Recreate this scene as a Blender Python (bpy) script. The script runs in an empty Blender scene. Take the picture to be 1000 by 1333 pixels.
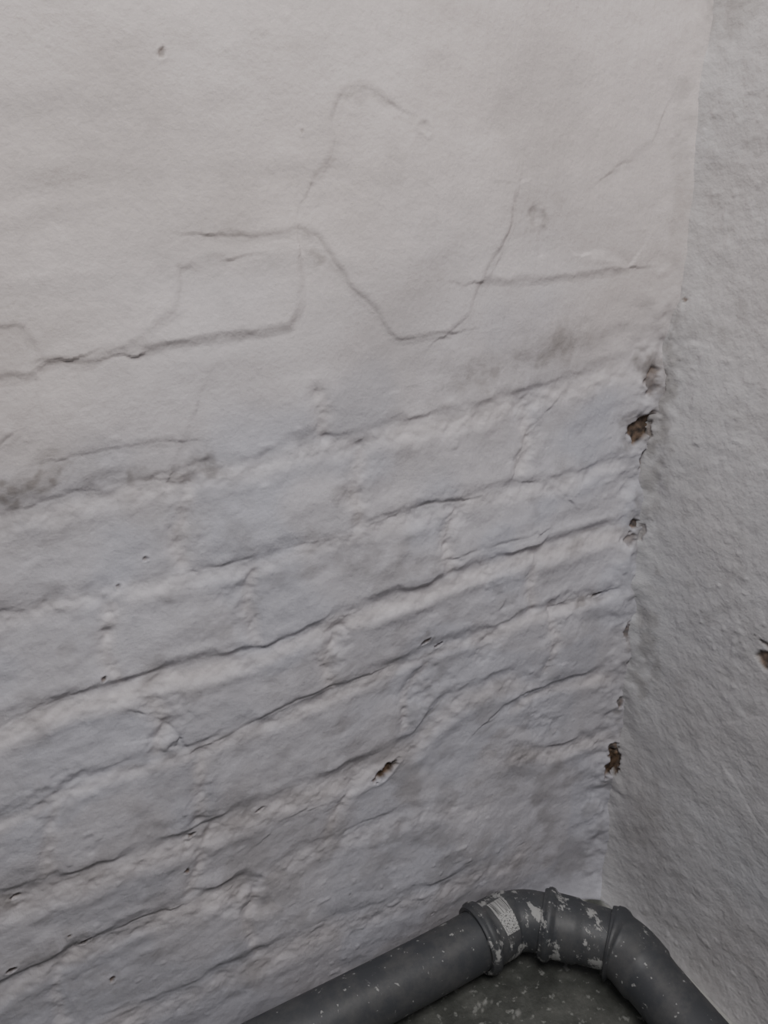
import bpy, math
import numpy as np
from mathutils import Matrix, Vector

# ------------------------------------------------------------------ camera
F = 1035.0
H = 0.76
def nrm(v): v = np.array(v, float); return v/np.linalg.norm(v)
Zc = -nrm((35, 2279, 1035))
x1 = 2200.0
y1 = -(35*x1 + F*F)/2279.0
Xc = nrm((x1, y1, F))
Yc = np.cross(Zc, Xc)
R = np.array([Xc, Yc, Zc])
def ray(px, py): return R @ np.array([px-500.0, py-666.5, F])
d0 = ray(780, 1130)
C = -d0*(H/-d0[2])
C[2] = H
def onL(p, off=0.):            # left wall plane y=-off -> (x,z)
    d = ray(*p); t = (-off-C[1])/d[1]; q = C+t*d; return (q[0], q[2])
def onR(p, off=0.):            # right wall plane x=-off -> (y,z)
    d = ray(*p); t = (-off-C[0])/d[0]; q = C+t*d; return (q[1], q[2])
cam = bpy.data.cameras.new('camera'); co = bpy.data.objects.new('camera', cam)
bpy.context.collection.objects.link(co)
cols = [R@np.array([1., 0, 0]), R@np.array([0, -1., 0]), R@np.array([0, 0, -1.])]
M = Matrix.Identity(4)
for j in range(3):
    for i in range(3): M[i][j] = cols[j][i]
for i in range(3): M[i][3] = C[i]
co.matrix_world = M
cam.sensor_fit = 'HORIZONTAL'; cam.sensor_width = 36; cam.lens = 36*F/1000
cam.clip_start = 0.01
bpy.context.scene.camera = co

# ------------------------------------------------------------------ noise
def vnoise(u, v, scale, seed):
    rs = np.random.RandomState(seed)
    T = rs.rand(256, 256)*2-1
    a = u/scale+77.3; b = v/scale+33.7
    ia = np.floor(a).astype(int); ib = np.floor(b).astype(int)
    fa = a-ia; fb = b-ib
    fa = fa*fa*fa*(fa*(fa*6-15)+10); fb = fb*fb*fb*(fb*(fb*6-15)+10)
    g = lambda i, j: T[i % 256, j % 256]
    return (g(ia, ib)*(1-fa)+g(ia+1, ib)*fa)*(1-fb)+(g(ia, ib+1)*(1-fa)+g(ia+1, ib+1)*fa)*fb
def fbm(u, v, scale, seed, oct=3, gain=.5):
    r = 0; a = 1
    for k in range(oct):
        r = r+a*vnoise(u*math.cos(k)+v*math.sin(k), -u*math.sin(k)+v*math.cos(k), scale, seed+k); a *= gain; scale /= 2
    return r
def sm(x, a, b):
    t = np.clip((x-a)/(b-a), 0, 1); return t*t*(3-2*t)

def polydist(U, V, pts, pad=.03):
    P = np.array(pts)
    m = (U > P[:, 0].min()-pad) & (U < P[:, 0].max()+pad) & (V > P[:, 1].min()-pad) & (V < P[:, 1].max()+pad)
    u = U[m]; v = V[m]
    best = np.full(u.shape, 1e9); sg = np.zeros(u.shape)
    for (a, b) in zip(P[:-1], P[1:]):
        e = b-a; L2 = (e**2).sum()+1e-12
        t = np.clip(((u-a[0])*e[0]+(v-a[1])*e[1])/L2, 0, 1)
        d = np.hypot(u-a[0]-t*e[0], v-a[1]-t*e[1])
        c = np.where(e[0]*(v-a[1])-e[1]*(u-a[0]) >= 0, 1., -1.)
        w = d < best
        best = np.where(w, d, best); sg = np.where(w, c, sg)
    return m, best, best*sg

def axis(fine0, fine1, step, lo, hi, cstep=.03):
    a = list(np.arange(lo, fine0-1e-6, cstep)) if lo < fine0 else []
    b = list(np.arange(fine0, fine1, step))
    c = list(np.arange(fine1, hi+1e-6, cstep)) if hi > fine1 else [fine1]
    return np.array(a+b+c)

def grid_obj(name, P, attr, mat, flip=False):
    n, m = P.shape[:2]
    me = bpy.data.meshes.new(name)
    idx = np.arange(n*m).reshape(n, m)
    q = np.stack([idx[:-1, :-1], idx[1:, :-1], idx[1:, 1:], idx[:-1, 1:]], -1).reshape(-1, 4)
    if flip: q = q[:, ::-1]
    me.vertices.add(n*m); me.vertices.foreach_set('co', P.reshape(-1).astype(np.float32))
    me.loops.add(q.size); me.loops.foreach_set('vertex_index', q.reshape(-1).astype(np.int32))
    me.polygons.add(len(q))
    me.polygons.foreach_set('loop_start', (np.arange(len(q))*4).astype(np.int32))
    me.polygons.foreach_set('loop_total', np.full(len(q), 4, np.int32))
    me.polygons.foreach_set('use_smooth', np.ones(len(q), bool))
    me.update(calc_edges=True); me.validate()
    if attr is not None:
        a = me.color_attributes.new('paint', 'FLOAT_COLOR', 'POINT')
        full = np.concatenate([attr, np.ones(attr.shape[:2]+(1,))], -1)
        a.data.foreach_set('color', full.reshape(-1).astype(np.float32))
    o = bpy.data.objects.new(name, me); bpy.context.collection.objects.link(o)
    me.materials.append(mat)
    return o

# ------------------------------------------------------------------ materials
def newmat(name):
    m = bpy.data.materials.new(name); m.use_nodes = True
    nt = m.node_tree; nt.nodes.clear()
    out = nt.nodes.new('ShaderNodeOutputMaterial'); b = nt.nodes.new('ShaderNodeBsdfPrincipled')
    nt.links.new(b.outputs[0], out.inputs[0])
    return m, nt, b
def N(nt, t, **k):
    n = nt.nodes.new(t)
    for a, v in k.items():
        if a in n.inputs: n.inputs[a].default_value = v
        else: setattr(n, a, v)
    return n
def mixc(nt, fac, A, B, blend='MIX'):
    n = nt.nodes.new('ShaderNodeMix'); n.data_type = 'RGBA'; n.blend_type = blend
    for sock, v in ((n.inputs[0], fac), (n.inputs[6], A), (n.inputs[7], B)):
        if hasattr(v, 'is_output'): nt.links.new(v, sock)
        elif isinstance(v, (int, float)): sock.default_value = v
        else: sock.default_value = (*v, 1)
    return n.outputs[2]
def ramp(nt, src, stops):
    n = nt.nodes.new('ShaderNodeValToRGB')
    while len(n.color_ramp.elements) < len(stops): n.color_ramp.elements.new(.5)
    for e, (p, c) in zip(n.color_ramp.elements, stops):
        e.position = p; e.color = (c, c, c, 1) if isinstance(c, (int, float)) else (*c, 1)
    nt.links.new(src, n.inputs[0]); return n.outputs[0]
def noise(nt, vec, scale, detail=4, rough=.5):
    n = nt.nodes.new('ShaderNodeTexNoise'); n.inputs['Scale'].default_value = scale
    n.inputs['Detail'].default_value = detail; n.inputs['Roughness'].default_value = rough
    nt.links.new(vec, n.inputs['Vector']); return n.outputs[0]
def madd(nt, a, f, b):
    n = N(nt, 'ShaderNodeMath', operation='MULTIPLY_ADD'); nt.links.new(a, n.inputs[0]); n.inputs[1].default_value = f
    if hasattr(b, 'is_output'): nt.links.new(b, n.inputs[2])
    else: n.inputs[2].default_value = b
    return n.outputs[0]

def wall_mat(name, warm, cool, rot, strokes=.9, mid=.8, bump=.52):
    m, nt, b = newmat(name)
    tc = nt.nodes.new('ShaderNodeTexCoord').outputs['Object']
    at = N(nt, 'ShaderNodeAttribute', attribute_name='paint')
    sp = nt.nodes.new('ShaderNodeSeparateColor'); nt.links.new(at.outputs['Color'], sp.inputs[0])
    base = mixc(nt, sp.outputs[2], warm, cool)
    n1 = ramp(nt, noise(nt, tc, 9, 6, .65), [(.3, (.88, .87, .86)), (.68, 1.0)])
    base = mixc(nt, 1.0, base, n1, 'MULTIPLY')
    n2 = ramp(nt, noise(nt, tc, 90, 4, .6), [(.25, .94), (.6, 1.0)])
    base = mixc(nt, 1.0, base, n2, 'MULTIPLY')
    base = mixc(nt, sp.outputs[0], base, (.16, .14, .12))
    br = mixc(nt, ramp(nt, noise(nt, tc, 150, 3), [(.35, 0.), (.65, 1.)]), (.030, .020, .013), (.20, .135, .09))
    base = mixc(nt, sp.outputs[1], base, br)
    nt.links.new(base, b.inputs['Base Color'])
    b.inputs['Roughness'].default_value = .6
    b.inputs['Specular IOR Level'].default_value = .3
    mp = nt.nodes.new('ShaderNodeMapping'); nt.links.new(tc, mp.inputs[0])
    mp.inputs['Rotation'].default_value = rot
    mp.inputs['Scale'].default_value = (1, 1, .10)
    st = noise(nt, mp.outputs[0], 300, 2)
    fine = noise(nt, tc, 260, 4, .6)
    md = noise(nt, tc, 75, 3, .5)
    hgt = madd(nt, md, mid, madd(nt, st, strokes, madd(nt, fine, 1.0, 0.)))
    bp = nt.nodes.new('ShaderNodeBump'); bp.inputs['Strength'].default_value = bump; bp.inputs['Distance'].default_value = .001
    nt.links.new(hgt, bp.inputs['Height']); nt.links.new(bp.outputs[0], b.inputs['Normal'])
    return m
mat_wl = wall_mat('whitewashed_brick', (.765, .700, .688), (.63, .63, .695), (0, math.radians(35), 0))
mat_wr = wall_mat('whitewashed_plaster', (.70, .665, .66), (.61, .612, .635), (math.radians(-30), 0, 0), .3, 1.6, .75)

# ------------------------------------------------------------------ left wall
xs = axis(-.74, 0.02, .00105, -1.9, .05)
zs = axis(-.01, .93, .00105, -.01, 2.2)
U, V = np.meshgrid(xs, zs, indexing='ij')
wu = U+.003*fbm(U, V, .03, 11, 3); wv = V+.0024*fbm(U, V, .040, 21, 2)+.0008*fbm(U, V, .010, 23, 2)
wu2 = U+.0014*fbm(U, V, .012, 31, 2); wv2 = V+.0014*fbm(U, V, .012, 41, 2)
h = np.zeros_like(U); gr = np.zeros_like(U); br = np.zeros_like(U); wht = np.zeros_like(U)
brick = 1-sm(V+.03*fbm(U, V, .2, 5, 2), .50, .66)
h += .0045*fbm(U, V, .22, 1, 2)
h += .0012*fbm(U, V*1.4, .06, 2, 3)*(0.5+.5*brick)
h += .00034*fbm(U, V, .014, 3, 3)*(.2+.9*brick)
lump = fbm(U, V, .007, 8, 1)
h += .0006*sm(lump, .62, 1.0)*(.12+sm(fbm(U, V, .08, 9, 2), -.1, .7)*(.3+.7*brick))

joints = [
 (1.8, 1.0, [(-60,668),(0,662),(60,650),(180,628),(300,600),(420,572),(500,556),(600,538),(700,508),(835,468)]),
 (1.3, .8, [(-60,815),(0,802),(120,770),(260,742),(400,705),(520,668),(590,650),(720,628),(832,592)]),
 (3.4, 1.0, [(-80,975),(0,945),(110,903),(250,868),(350,838),(440,800),(540,765),(610,742),(720,712),(830,682)]),
 (1.0, .6, [(600,722),(670,704),(745,682),(820,660)]),
 (2.0, .8, [(-80,1090),(0,1062),(70,1028),(150,995),(260,965),(350,935),(460,890),(570,848),(690,800),(815,758)]),
 (3.0, 1.6, [(-80,1195),(0,1165),(110,1130),(250,1075),(380,1032),(480,998),(535,965),(580,920),(640,885),(700,870)]),
 (2.2, .8, [(645,935),(680,908),(740,885),(805,866)]),
 (2.2, 1.1, [(655,978),(720,972),(760,958),(800,938)]),
 (2.7, 1.4, [(-80,1325),(0,1282),(100,1226),(190,1188),(250,1165),(320,1148),(345,1165)]),
 (1.3, 1.4, [(320,1150),(400,1105),(520,1060),(620,1040)]),
 (1.9, 1.8, [(-80,1440),(20,1372),(120,1325),(230,1285),(340,1235),(450,1190),(560,1150),(660,1105)]),
 (1.0, 2.4, [(-60,160),(0,155),(150,150),(300,146),(420,150)]),
 (1.1, 2.4, [(-60,262),(0,256),(180,245),(330,236),(500,240),(620,234)]),
 (.8, 1.6, [(180,515),(330,490),(470,470),(560,458)]),
 (1.2, 1.6, [(560,500),(660,478),(760,455),(840,430)]),
]
wob = sm(fbm(U, V*.35, .05, 51, 3), -.75, .65)
edge = sm(fbm(U, V*.5, .03, 56, 2), -.35, .8)
for k, (dep, wd, pts) in enumerate(joints):
    P = [onL(p) for p in pts]
    m, d, s = polydist(wu, wv, P, .05)
    if P[0][0] > P[-1][0]: s = -s
    wup = .013-.0090*edge[m] if dep > 1.25 else .018+0*edge[m]
    up = 1-sm(s/wup, 0, 1)
    dn = 1-sm(-s, .0015, .015*wd+.003)
    prof = np.where(s > 0, up, dn)
    ends = np.array([P[0], P[-1]])
    de = np.minimum(np.hypot(U[m]-ends[0, 0], V[m]-ends[0, 1]), np.hypot(U[m]-ends[1, 0], V[m]-ends[1, 1]))
    ef = sm(de, 0, .03)
    amp = (.35+.70*wob[m])*ef
    h[m] -= dep*.001*prof*amp
    h[m] += dep*.00022*np.exp(-((s-.010)/.007)**2)*amp
    h[m] += dep*.00034*np.exp(-((s+.018*wd)/.006)**2)*amp
    band = np.exp(-((s+.008*wd)/(.009*wd))**2)*ef
    if dep > 1.2:
        h[m] += .0009*band*fbm(U[m], V[m], .011, 900+k, 3)
        wht[m] = np.maximum(wht[m], band*min(1, dep/2.6))
        g = np.exp(-((s-.0006)/.0013)**2)*sm(wob[m]+.5*vnoise(U[m], V[m], .02, 60+k), .75, 1.35)*ef
        gr[m] = np.maximum(gr[m], .42*g*min(1, dep/3.0))

heads = [[(412,515),(420,540),(422,565)],[(685,525),(690,580),(680,610)],[(470,585),(458,640),(465,680)],[(245,640),(232,700),(238,735)],[(592,665),(580,700),(590,740)],[(150,790),(140,850),(150,890)],
 [(440,820),(425,850),(430,895)],[(700,730),(690,770),(695,795)],[(190,905),(215,945),(205,970)],[(560,870),(535,905),(530,950)],[(75,1040),(60,1080),(65,1130)],[(265,980),(258,1020),(262,1060)],
 [(245,1085),(262,1110),(250,1155)],[(470,1010),(440,1060),(430,1095)],[(330,1170),(322,1200),(335,1235)],[(90,1240),(70,1290),(80,1330)],[(720,790),(725,830),(715,870)],[(330,740),(325,790),(335,830)]]
for k, pts in enumerate(heads):
    P = [onL(p) for p in pts]
    m, d, s = polydist(wu, wv, P, .03)
    f = np.exp(-(d/.0062)**2)
    h[m] -= .0012*f; h[m] += .0010*f*fbm(U[m], V[m], .009, 950+k, 3)
    h[m] += .0004*np.exp(-((d-.011)/.005)**2)
    wht[m] = np.maximum(wht[m], .8*f)

cracks = [
 (1.0,.9,.8,.22,[(285,307),(330,311),(360,303),(388,297),(410,310),(430,335),(450,368),(470,385),(488,402),(497,420),(512,441),(545,440),(580,434)]),
 (1.0,.9,.6,.22,[(580,434),(612,408),(622,375),(632,350),(650,325),(665,290),(672,252)]),
 (2.4,.8,1.3,.18,[(190,456),(260,441),(330,433),(372,427),(387,405),(391,370),(389,335)]),
 (1.3,.9,.7,.26,[(-30,432),(0,425),(28,432),(45,455),(46,470),(80,468),(115,473),(150,457),(185,442),(205,420),(228,403),(234,375),(236,350),(262,340),(290,337)]),
 (2.0,.8,.9,.16,[(-40,500),(0,492),(40,488),(80,472)]),
 (.9,.8,.6,.28,[(408,232),(428,205),(434,180),(428,155),(438,130),(450,115),(468,112),(495,128)]),
 (2.2,.5,.9,.10,[(630,367),(700,364),(760,360),(817,350),(800,334),(770,331)]),
 (1.0,1.0,.5,.32,[(648,335),(660,305),(664,275)]),
 (.9,.8,.6,.18,[(225,612),(232,590),(243,565),(252,540)]),
 (.9,.7,.5,.16,[(90,596),(140,586),(180,576),(225,573)]),
 (.8,.7,.6,.12,[(675,608),(688,570),(715,540)]),
 (.8,.7,.5,.10,[(800,222),(825,205),(848,185),(858,160)]),
 (1.3,1.8,.8,.42,[(518,668),(545,658),(575,652),(600,650)]),
 (1.1,1.5,.8,.38,[(280,962),(330,940),(380,915),(440,893),(480,880)]),
 (1.1,1.6,.8,.50,[(100,1228),(145,1208),(190,1188),(215,1182)]),
 (1.1,1.4,.8,.3,[(600,722),(650,708),(700,697)]),
 (1.0,1.6,1.0,.35,[(640,938),(658,920),(680,908)]),
 (1.0,1.6,.8,.45,[(740,785),(765,776),(785,770)]),
 (1.0,1.0,.6,.12,[(355,1085),(375,1068),(400,1060)]),
 (.9,.9,.6,.3,[(0,945),(45,925),(90,905)]),
 (.9,1.0,.6,.2,[(0,545),(20,560),(0,580)]),
 (.8,.8,.8,.05,[(190,930),(215,940),(230,955),(205,960)]),
 (.8,.8,.8,.05,[(700,632),(730,638),(742,650)]),
 (1.0,.9,.5,.3,[(50,655),(90,645),(150,632),(200,625)]),
 (.8,.9,.4,.12,[(260,742),(330,725),(400,706)]),
 (.9,1.2,.5,.35,[(350,840),(400,820),(440,803)]),
]
for k, (w, dp, stp, dirt, pts) in enumerate(cracks):
    P = [onL(p) for p in pts]
    m, d, s = polydist(wu2, wv2, P, .03)
    var = .20+.85*sm(vnoise(U[m], V[m], .016, 90+k), -.6, .6)
    W = w*.001*(.75+.5*var)
    h[m] -= dp*.0005*np.exp(-(d/(W*1.0))**2)*var
    h[m] += stp*.0010*np.sign(s)*np.minimum(d/.0036, 1)*np.exp(-d/.013)*-1*(1 if P[0][0] > P[-1][0] else -1)
    gr[m] = np.maximum(gr[m], dirt*.85*np.exp(-(d/(W*.8))**2)*var)
    gr[m] = np.maximum(gr[m], dirt*.30*np.exp(-(d/(.005))**2)*var)

def blob(P, ru, rv, ang=0, warp=.25, seed=1, UU=None, VV=None):
    UU = U if UU is None else UU; VV = V if VV is None else VV
    m = (abs(UU-P[0]) < 3*max(ru, rv)) & (abs(VV-P[1]) < 3*max(ru, rv))
    u = UU[m]-P[0]; v = VV[m]-P[1]
    c, s = math.cos(ang), math.sin(ang)
    a = (u*c+v*s)/ru; b = (-u*s+v*c)/rv
    r = np.hypot(a, b)+warp*fbm(UU[m], VV[m], max(min(ru, rv)*.9, .003), seed, 3)
    return m, r
L1 = [((585,690),.016,.03,2),((462,640),.014,.026,1.8),((212,935),.014,.026,2.5),
        ((435,830),.016,.026,2.2),((250,690),.014,.03,1.2),((640,830),.02,.03,2.2),((690,570),.014,.03,1.6),((560,905),.02,.03,2),
        ((300,780),.015,.03,1.4),((260,1090),.02,.02,2.2),((740,800),.02,.03,2),((60,1030),.03,.015,2),((320,1170),.02,.018,2.5),((700,930),.03,.04,2)]
for i, (p, ru, rv, amp) in enumerate(L1):
    m, r = blob(onL(p), ru, rv, 0, .5, 200+i)
    f = 1-sm(r, .3, 1.3)
    h[m] += f*(-.0004*amp+.0005*amp*fbm(U[m], V[m], .012, 300+i, 3))
CO = .007
L2 = [((725,458),.022,.016,.42),((20,632),.03,.014,.60),((165,628),.022,.007,.42),((262,606),.018,.009,.42),((612,500),.03,.012,.34),
        ((660,470),.03,.012,.30),((697,285),.009,.011,.42),((765,780),.014,.006,.4),((408,332),.006,.01,.35),((330,775),.012,.012,.26),((470,735),.02,.02,.22),
        ((262,1082),.01,.014,.38),((455,125),.012,.006,.3),((245,680),.01,.012,.22),((0,1170),.02,.01,.5),((150,1268),.01,.012,.45),
        ((120,1222),.012,.006,.4),((770,450),.02,.03,.2),((560,830),.01,.006,.35),((500,215),.012,.012,.16),((545,165),.008,.008,.12),((425,860),.008,.02,.22),((240,1100),.006,.02,.25),
        ((30,640),.05,.03,.28),((700,470),.06,.03,.18),((130,70),.05,.02,.08),((760,1090),.04,.04,.24),((420,1090),.05,.02,.2),((60,1240),.05,.02,.3),((30,1060),.05,.03,.2),((0,800),.03,.03,.16),((20,1300),.06,.03,.3),((640,1110),.05,.02,.2)]
L2c = [((852,475),.012,.018,.62),((925,10),.02,.02,.5),((830,820),.014,.05,.38),((846,560),.020,.045,.55),((806,950),.012,.055,.45),((835,700),.012,.04,.45),((862,505),.01,.03,.5),((885,250),.014,.14,.20)]
for i, (p, ru, rv, a) in enumerate(L2+L2c):
    m, r = blob(onL(p, CO if i >= len(L2) else 0), ru, rv, .1, .7, 400+i)
    f = (1-sm(r, .1, 1.3))*(.6+.5*sm(fbm(U[m], V[m], .006, 430+i, 3), -.5, .6))
    gr[m] = np.maximum(gr[m], a*f)
m, r = blob(onL((697,280)), .007, .007, 0, .2, 1); h[m] -= .0014*(1-sm(r, .3, 1.3))
m, r = blob(onL((704,315)), .004, .016, 0, .2, 1); h[m] -= .0007*(1-sm(r, .3, 1.2))
m, r = blob(onL((547,165)), .006, .007, 0, .3, 1); h[m] += .0004*np.exp(-((r-.8)/.3)**2)
# corner build-up: plaster fillet
low = 1-sm(V, .58, .72)
cf = np.exp(np.minimum(U, 0)/.024)
h += cf*(.0115+(.0014+.002*low)*fbm(U, V, .05, 71, 3))
h += np.exp(-((U+.02)/.02)**2)*.0024*fbm(U, V, .02, 73, 3)*(.12+.88*low)
# chips exposing brick
L3 = [((506,1008),.0145,.0050,.62,4,1),((209,70),.0016,.0025,-.5,.7,.5),((135,884),.0018,.0018,0,1.2,.7),((190,728),.002,.0015,0,1.0,.55),
        ((557,836),.0055,.002,.4,2,.7),((390,172),.0012,.0018,0,.5,.35),((155,765),.0016,.0016,0,.8,.4),((243,1131),.002,.0026,0,1.5,.8),((14,1262),.003,.0022,.4,2,.9),
        ((110,1224),.006,.0018,.4,2,.7),((145,1272),.002,.003,0,2,.8),((250,1085),.003,.0018,.5,2,.6),((20,1165),.004,.0018,.4,2,.6),((775,775),.005,.0016,.3,2,.6),
        ((575,842),.004,.0015,.3,2,.5),((90,1215),.0015,.0015,0,1,.6),((340,1055),.004,.0013,.4,1.5,.4),((560,1185),.003,.0013,.4,1.5,.4),((455,1165),.0015,.0013,0,1,.4)]
L3c = [((852,497),.006,.012,0,2,.6),((845,558),.011,.015,-.2,4,.95),((845,604),.005,.009,0,3,.7),((833,686),.006,.006,0,3,.85),((826,706),.005,.007,0,2,.5),
        ((816,822),.004,.012,0,2,.65),((818,858),.004,.007,0,2,.5),((800,970),.007,.007,0,3,.8),((797,992),.009,.020,0,4,1),((806,912),.004,.008,0,2,.65)]
for i, (p, ru, rv, ang, dep, a) in enumerate(L3+L3c):
    m, r = blob(onL(p, CO if i >= len(L3) else 0), ru, rv, ang, .35, 500+i)
    f = 1-sm(r, .7, 1.15)
    h[m] -= dep*.001*f
    br[m] = np.maximum(br[m], a*f)
    h[m] += .0004*np.exp(-((r-1.3)/.3)**2)
gr = np.maximum(gr, .55*np.exp(-((U+.010)/.007)**2)*sm(fbm(U, V, .03, 75, 3), -.4, .5)*sm(V, .10, .2)*(1-sm(V, .57, .66)))  # grey strip down the corner: grime with the corner's shadow painted in
h += .006*np.exp(-np.maximum(V, 0)/.03)+.035*np.exp(-np.maximum(V, 0)/.03)*np.exp(np.minimum(U, 0)/.045)
gr = np.maximum(gr, .15*sm(fbm(U, V, .12, 81, 3), 0, .9))
gr = np.maximum(gr, .34*sm(fbm(U, V, .04, 86, 4), .0, 1.0)*(1-sm(V, .22, .5)))
gr = np.maximum(gr, .24*sm(fbm(U, V, .025, 96, 4), .25, 1.1)*(1-sm(V, .5, .65)))
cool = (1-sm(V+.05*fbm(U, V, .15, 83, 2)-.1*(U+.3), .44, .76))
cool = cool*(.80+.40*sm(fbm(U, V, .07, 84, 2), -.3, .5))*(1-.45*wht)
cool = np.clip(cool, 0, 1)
Pg = np.stack([U, -h, V], -1)
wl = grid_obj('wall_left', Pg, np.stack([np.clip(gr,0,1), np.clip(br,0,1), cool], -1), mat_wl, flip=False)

# ------------------------------------------------------------------ right wall
ys = axis(-.62, 0.02, .0014, -1.9, .05)
zs = axis(-.01, .93, .0014, -.01, 2.2)
U, V = np.meshgrid(ys, zs, indexing='ij')
h = np.zeros_like(U); gr = np.zeros_like(U); br = np.zeros_like(U)
h += .004*fbm(U, V, .2, 601, 2)+.0007*fbm(U, V, .05, 602, 3)+.00034*fbm(U, V, .011, 603, 3)
h += .0008*sm(fbm(U, V, .006, 604, 1), .5, 1.0)*sm(fbm(U, V, .09, 607, 2), -.5, .5)
low = 1-sm(V, .58, .72)
cf = np.exp(np.minimum(U, 0)/.024)
h += cf*(.0105+(.0014+.0016*low)*fbm(U, V, .05, 605, 3))
h += .0018*np.exp(-((U+.015)/.015)**2)*fbm(U, V, .025, 606, 3)*(.3+.7*low)
L4 = [(1.0,1.2,.35,[(868,478),(878,450),(888,425),(892,380),(894,340)]),(.8,.6,.10,[(945,1000),(965,1030),(985,1070),(1010,1100)]),
        (.8,.6,.10,[(945,940),(990,930),(1010,935)])]
for w, dp, dirt, pts in L4:
    P = [onR(p) for p in pts]
    m, d, s = polydist(U+.001*fbm(U,V,.012,9,2), V+.001*fbm(U,V,.012,19,2), P, .03)
    h[m] -= dp*.0007*np.exp(-(d/(w*.001))**2); h[m] += .0003*np.sign(s)*np.minimum(d/.003, 1)*np.exp(-d/.012)
    gr[m] = np.maximum(gr[m], dirt*np.exp(-(d/(w*.001))**2))
L5 = [((998,855),.007,.009,0,3,.9),((898,390),.0022,.002,0,1,.7),((864,500),.004,.010,0,2,.5),((850,560),.004,.012,0,2,.6),((838,690),.004,.01,0,2,.4),((803,988),.006,.018,0,3,.95),((1003,840),.01,.002,.2,2,.5)]
for i, (p, ru, rv, ang, dep, a) in enumerate(L5):
    m, r = blob(onR(p, CO if p[0] < 880 else 0), ru, rv, ang, .35, 700+i, U, V); f = 1-sm(r, .7, 1.15)
    h[m] -= dep*.001*f; br[m] = np.maximum(br[m], a*f)
L6 = [((866,520),.014,.05,.45),((930,15),.03,.03,.5),((856,620),.014,.05,.35),((838,850),.014,.07,.35),((850,1050),.02,.03,.28),((990,850),.03,.03,.12),((835,1080),.04,.03,.24),((870,440),.014,.04,.25)]  # smudges; those along the corner also paint in its shadow strip
for i, (p, ru, rv, a) in enumerate(L6):
    m, r = blob(onR(p, CO if p[0] < 880 else 0), ru, rv, 0, .7, 730+i, U, V)
    gr[m] = np.maximum(gr[m], a*(1-sm(r, .1, 1.3)))
h += .010*np.exp(-np.maximum(V, 0)/.03)+.03*np.exp(-np.maximum(V, 0)/.03)*np.exp(np.minimum(U, 0)/.045)
gr = np.maximum(gr, .12*sm(fbm(U, V, .1, 781, 3), 0, .9))
gr = np.maximum(gr, .14*sm(fbm(U, V, .02, 786, 4), .2, 1.0))
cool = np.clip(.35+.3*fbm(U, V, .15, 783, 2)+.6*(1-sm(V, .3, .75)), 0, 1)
wr = grid_obj('wall_right', np.stack([-h, U, V], -1), np.stack([gr, br, cool], -1), mat_wr, flip=True)

# ------------------------------------------------------------------ floor
mf, nt, b = newmat('damp_concrete')
tc = nt.nodes.new('ShaderNodeTexCoord').outputs['Object']
c = ramp(nt, noise(nt, tc, 22, 6, .65), [(.3, (.040, .042, .037)), (.5, (.076, .080, .072)), (.72, (.15, .153, .14))])
sp1 = ramp(nt, noise(nt, tc, 120, 3, .6), [(.60, 0.), (.68, 1.)])
c = mixc(nt, sp1, c, (.24, .245, .23))
at = N(nt, 'ShaderNodeAttribute', attribute_name='paint')
spc = nt.nodes.new('ShaderNodeSeparateColor'); nt.links.new(at.outputs['Color'], spc.inputs[0])
c = mixc(nt, spc.outputs[0], c, (.42, .42, .40))
nt.links.new(c, b.inputs['Base Color']); b.inputs['Roughness'].default_value = .6
bp = nt.nodes.new('ShaderNodeBump'); bp.inputs['Strength'].default_value = .6; bp.inputs['Distance'].default_value = .002
nt.links.new(noise(nt, tc, 130, 4, .6), bp.inputs['Height']); nt.links.new(bp.outputs[0], b.inputs['Normal'])
xs = axis(-.6, .03, .0025, -1.9, .06); ys = axis(-.5, .03, .0025, -1.9, .06)
U, V = np.meshgrid(xs, ys, indexing='ij')
hz = .0012*fbm(U, V, .05, 801, 3)-.001
dw = np.minimum(-U, -V)+.012*fbm(U, V, .03, 811, 3)
pt = 1-sm(dw, .022, .034)
spl = sm(fbm(U, V, .006, 821, 2), .80, 1.0)*sm(fbm(U, V, .05, 831, 2), -.1, .5)
pt = np.clip(np.maximum(pt, .55*spl), 0, 1)
grid_obj('floor', np.stack([U, V, hz], -1), np.stack([pt, pt, pt], -1), mf)

# ------------------------------------------------------------------ drain pipe
def pipe_mat(name, paint):
    m, nt, b = newmat(name)
    tc = nt.nodes.new('ShaderNodeTexCoord').outputs['Object']
    c = mixc(nt, noise(nt, tc, 14, 4, .6), (.046, .049, .055), (.076, .080, .087))
    du = ramp(nt, noise(nt, tc, 26, 6, .75), [(.44, 0.), (.8, .65)])
    c = mixc(nt, du, c, (.17, .165, .155))
    mp = nt.nodes.new('ShaderNodeMapping'); nt.links.new(tc, mp.inputs[0]); mp.inputs['Scale'].default_value = (1.6, .8, .9)
    sc = ramp(nt, noise(nt, mp.outputs[0], 42, 7, .72), [(paint, 0.), (paint+.04, .9)])
    c = mixc(nt, sc, c, (.42, .42, .41))
    dt = ramp(nt, noise(nt, tc, 190, 2, .5), [(.69, 0.), (.73, .8)])
    c = mixc(nt, dt, c, (.40, .40, .39))
    nt.links.new(c, b.inputs['Base Color']); b.inputs['Roughness'].default_value = .5
    bp = nt.nodes.new('ShaderNodeBump'); bp.inputs['Strength'].default_value = .25; bp.inputs['Distance'].default_value = .0006
    nt.links.new(sc, bp.inputs['Height']); nt.links.new(bp.outputs[0], b.inputs['Normal'])
    return m
mp_clean = pipe_mat('grey_pvc', .63); mp_paint = pipe_mat('grey_pvc_paint_smeared', .545)

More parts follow.
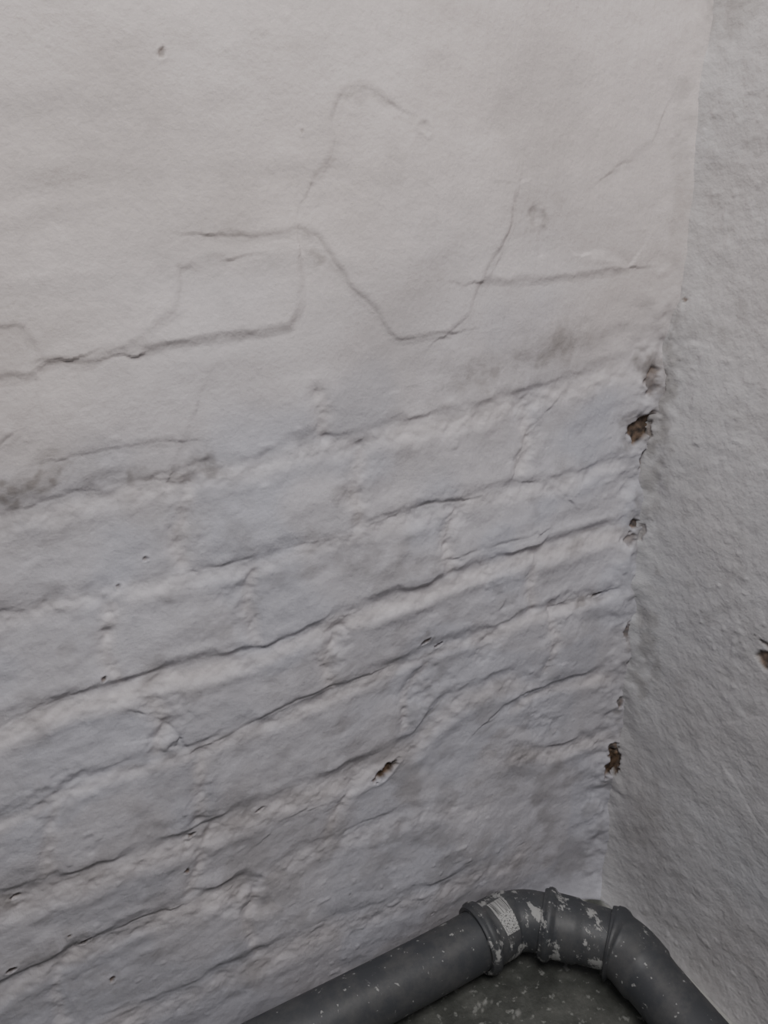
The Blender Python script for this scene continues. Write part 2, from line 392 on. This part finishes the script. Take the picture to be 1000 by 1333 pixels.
V1 = np.array([-.146, -.0355]); V2 = np.array([-.0725, -.109])
BR = .045; tl = BR*math.tan(math.radians(22.5))
mid = np.linalg.norm(V2-V1)
straight = mid/2-tl
def pz(s): return .0365+.010*math.exp(-(s/.10)**2)
def center(s):
    dm = (V2-V1)/mid; c0 = (V1+V2)/2
    a = abs(s); sg = 1 if s > 0 else -1
    if a <= straight: p = c0+dm*s; return p, dm
    base = c0+dm*sg*straight
    th = min((a-straight)/BR, math.radians(45))
    nv = np.array([dm[1], -dm[0]])
    cc = base+nv*BR
    ang = -th*sg
    r = base-cc
    ca, sa = math.cos(ang), math.sin(ang)
    p = cc+np.array([r[0]*ca-r[1]*sa, r[0]*sa+r[1]*ca])
    t = np.array([dm[0]*ca-dm[1]*sa, dm[0]*sa+dm[1]*ca])
    rem = a-straight-th*BR
    return p+t*sg*rem, t
root = bpy.data.objects.new('drain_pipe', None); bpy.context.collection.objects.link(root)
def sweep(name, prof, mat, nseg=56):
    ss = []
    for (s0, r0), (s1, r1) in zip(prof[:-1], prof[1:]):
        n = max(1, int(min(abs(s1-s0), .25)/.004))
        for k in range(n): ss.append((s0+(s1-s0)*k/n, r0+(r1-r0)*k/n))
    ss.append(prof[-1])
    vs = []
    for s, r in ss:
        p, t = center(s); nrmv = np.array([t[1], -t[0], 0])
        for k in range(nseg):
            a = 2*math.pi*k/nseg
            vs.append((p[0]+nrmv[0]*r*math.cos(a), p[1]+nrmv[1]*r*math.cos(a), pz(s)+r*math.sin(a)))
    fs = []
    for i in range(len(ss)-1):
        for k in range(nseg):
            k2 = (k+1) % nseg
            fs.append((i*nseg+k, i*nseg+k2, (i+1)*nseg+k2, (i+1)*nseg+k))
    me = bpy.data.meshes.new(name); me.from_pydata(vs, [], fs); me.update()
    for p in me.polygons: p.use_smooth = True
    me.materials.append(mat)
    o = bpy.data.objects.new(name, me); bpy.context.collection.objects.link(o); o.parent = root
    md = o.modifiers.new('edges', 'EDGE_SPLIT'); md.split_angle = math.radians(50)
    return o
RP = .0280
def socket(s, L, d=1):
    r = RP
    return [(s, r+.0005), (s, r+.0040), (s+d*.0015, r+.0048), (s+d*.0030, r+.0050), (s+d*.0040, r+.0064), (s+d*.0070, r+.0070), (s+d*.0100, r+.0062), (s+d*.0125, r+.0035),
            (s+d*.0140, r+.0028), (s+d*L, r+.0026), (s+d*(L+.004), r+.0006)]
sA = -.100; sB = -.027; sC = .038
sweep('straight_pipe_wall_run', [(-1.78, RP-.003), (-1.78, RP), (sA+.02, RP)], mp_clean)
sweep('elbow_a', socket(sA, .040)+[(sB+.02, RP+.0004)], mp_paint)
sweep('elbow_b', socket(sB, .034)+[(sC+.02, RP+.0004)], mp_paint)
sweep('straight_pipe_side_run', socket(sC, .045)+[(sC+.06, RP), (1.75, RP), (1.75, RP-.003)], mp_clean)

# label on the first elbow
ml, nt, b = newmat('printed_label')
uv = nt.nodes.new('ShaderNodeUVMap').outputs[0]
sx = nt.nodes.new('ShaderNodeSeparateXYZ'); nt.links.new(uv, sx.inputs[0])
mpn = nt.nodes.new('ShaderNodeMapping'); mpn.inputs['Scale'].default_value = (26, 1.0, 1); nt.links.new(uv, mpn.inputs[0])
bars = ramp(nt, noise(nt, mpn.outputs[0], 1.0, 1), [(.50, 0.), (.54, 1.)])
mpn2 = nt.nodes.new('ShaderNodeMapping'); mpn2.inputs['Scale'].default_value = (10, 14, 1); nt.links.new(uv, mpn2.inputs[0])
txt = ramp(nt, noise(nt, mpn2.outputs[0], 1.5, 3), [(.53, 0.), (.57, .9)])
sel = N(nt, 'ShaderNodeMath', operation='GREATER_THAN'); nt.links.new(sx.outputs[1], sel.inputs[0]); sel.inputs[1].default_value = .55
pat = mixc(nt, sel.outputs[0], txt, bars)
c = mixc(nt, pat, (.46, .46, .45), (.10, .10, .10))
nt.links.new(c, b.inputs['Base Color']); b.inputs['Roughness'].default_value = .55
vs = []; fs = []; uvs = []
nu, nv = 10, 12
r = RP+.0032
for i in range(nu+1):
    for j in range(nv+1):
        s = -.079+.018*i/nu-.004*j/nv; p, t = center(s); n2 = np.array([t[1], -t[0]])
        a = math.radians(40+66*j/nv)
        vs.append((p[0]+n2[0]*r*math.cos(a), p[1]+n2[1]*r*math.cos(a), pz(s)+r*math.sin(a))); uvs.append((i/nu, j/nv))
for i in range(nu):
    for j in range(nv): fs.append((i*(nv+1)+j, i*(nv+1)+j+1, (i+1)*(nv+1)+j+1, (i+1)*(nv+1)+j))
me = bpy.data.meshes.new('label'); me.from_pydata(vs, [], fs); me.update()
ul = me.uv_layers.new(name='UVMap')
for l in me.loops: ul.data[l.index].uv = uvs[l.vertex_index]
me.materials.append(ml)
o = bpy.data.objects.new('label', me); bpy.context.collection.objects.link(o); o.parent = root

# ------------------------------------------------------------------ light
w = bpy.data.worlds.new('world'); bpy.context.scene.world = w; w.use_nodes = True
w.node_tree.nodes['Background'].inputs[0].default_value = (.90, .94, 1, 1)
w.node_tree.nodes['Background'].inputs[1].default_value = .09
def area(name, loc, tgt, size, e, col):
    l = bpy.data.lights.new(name, 'AREA'); l.size = size; l.energy = e; l.color = col
    o = bpy.data.objects.new(name, l); bpy.context.collection.objects.link(o)
    o.location = loc; o.rotation_euler = (Vector(tgt)-Vector(loc)).to_track_quat('-Z', 'Y').to_euler()
area('ceiling_lamp', (-.56, -.70, 1.64), (-.32, 0, .95), .50, 14.0, (1, .975, .962))
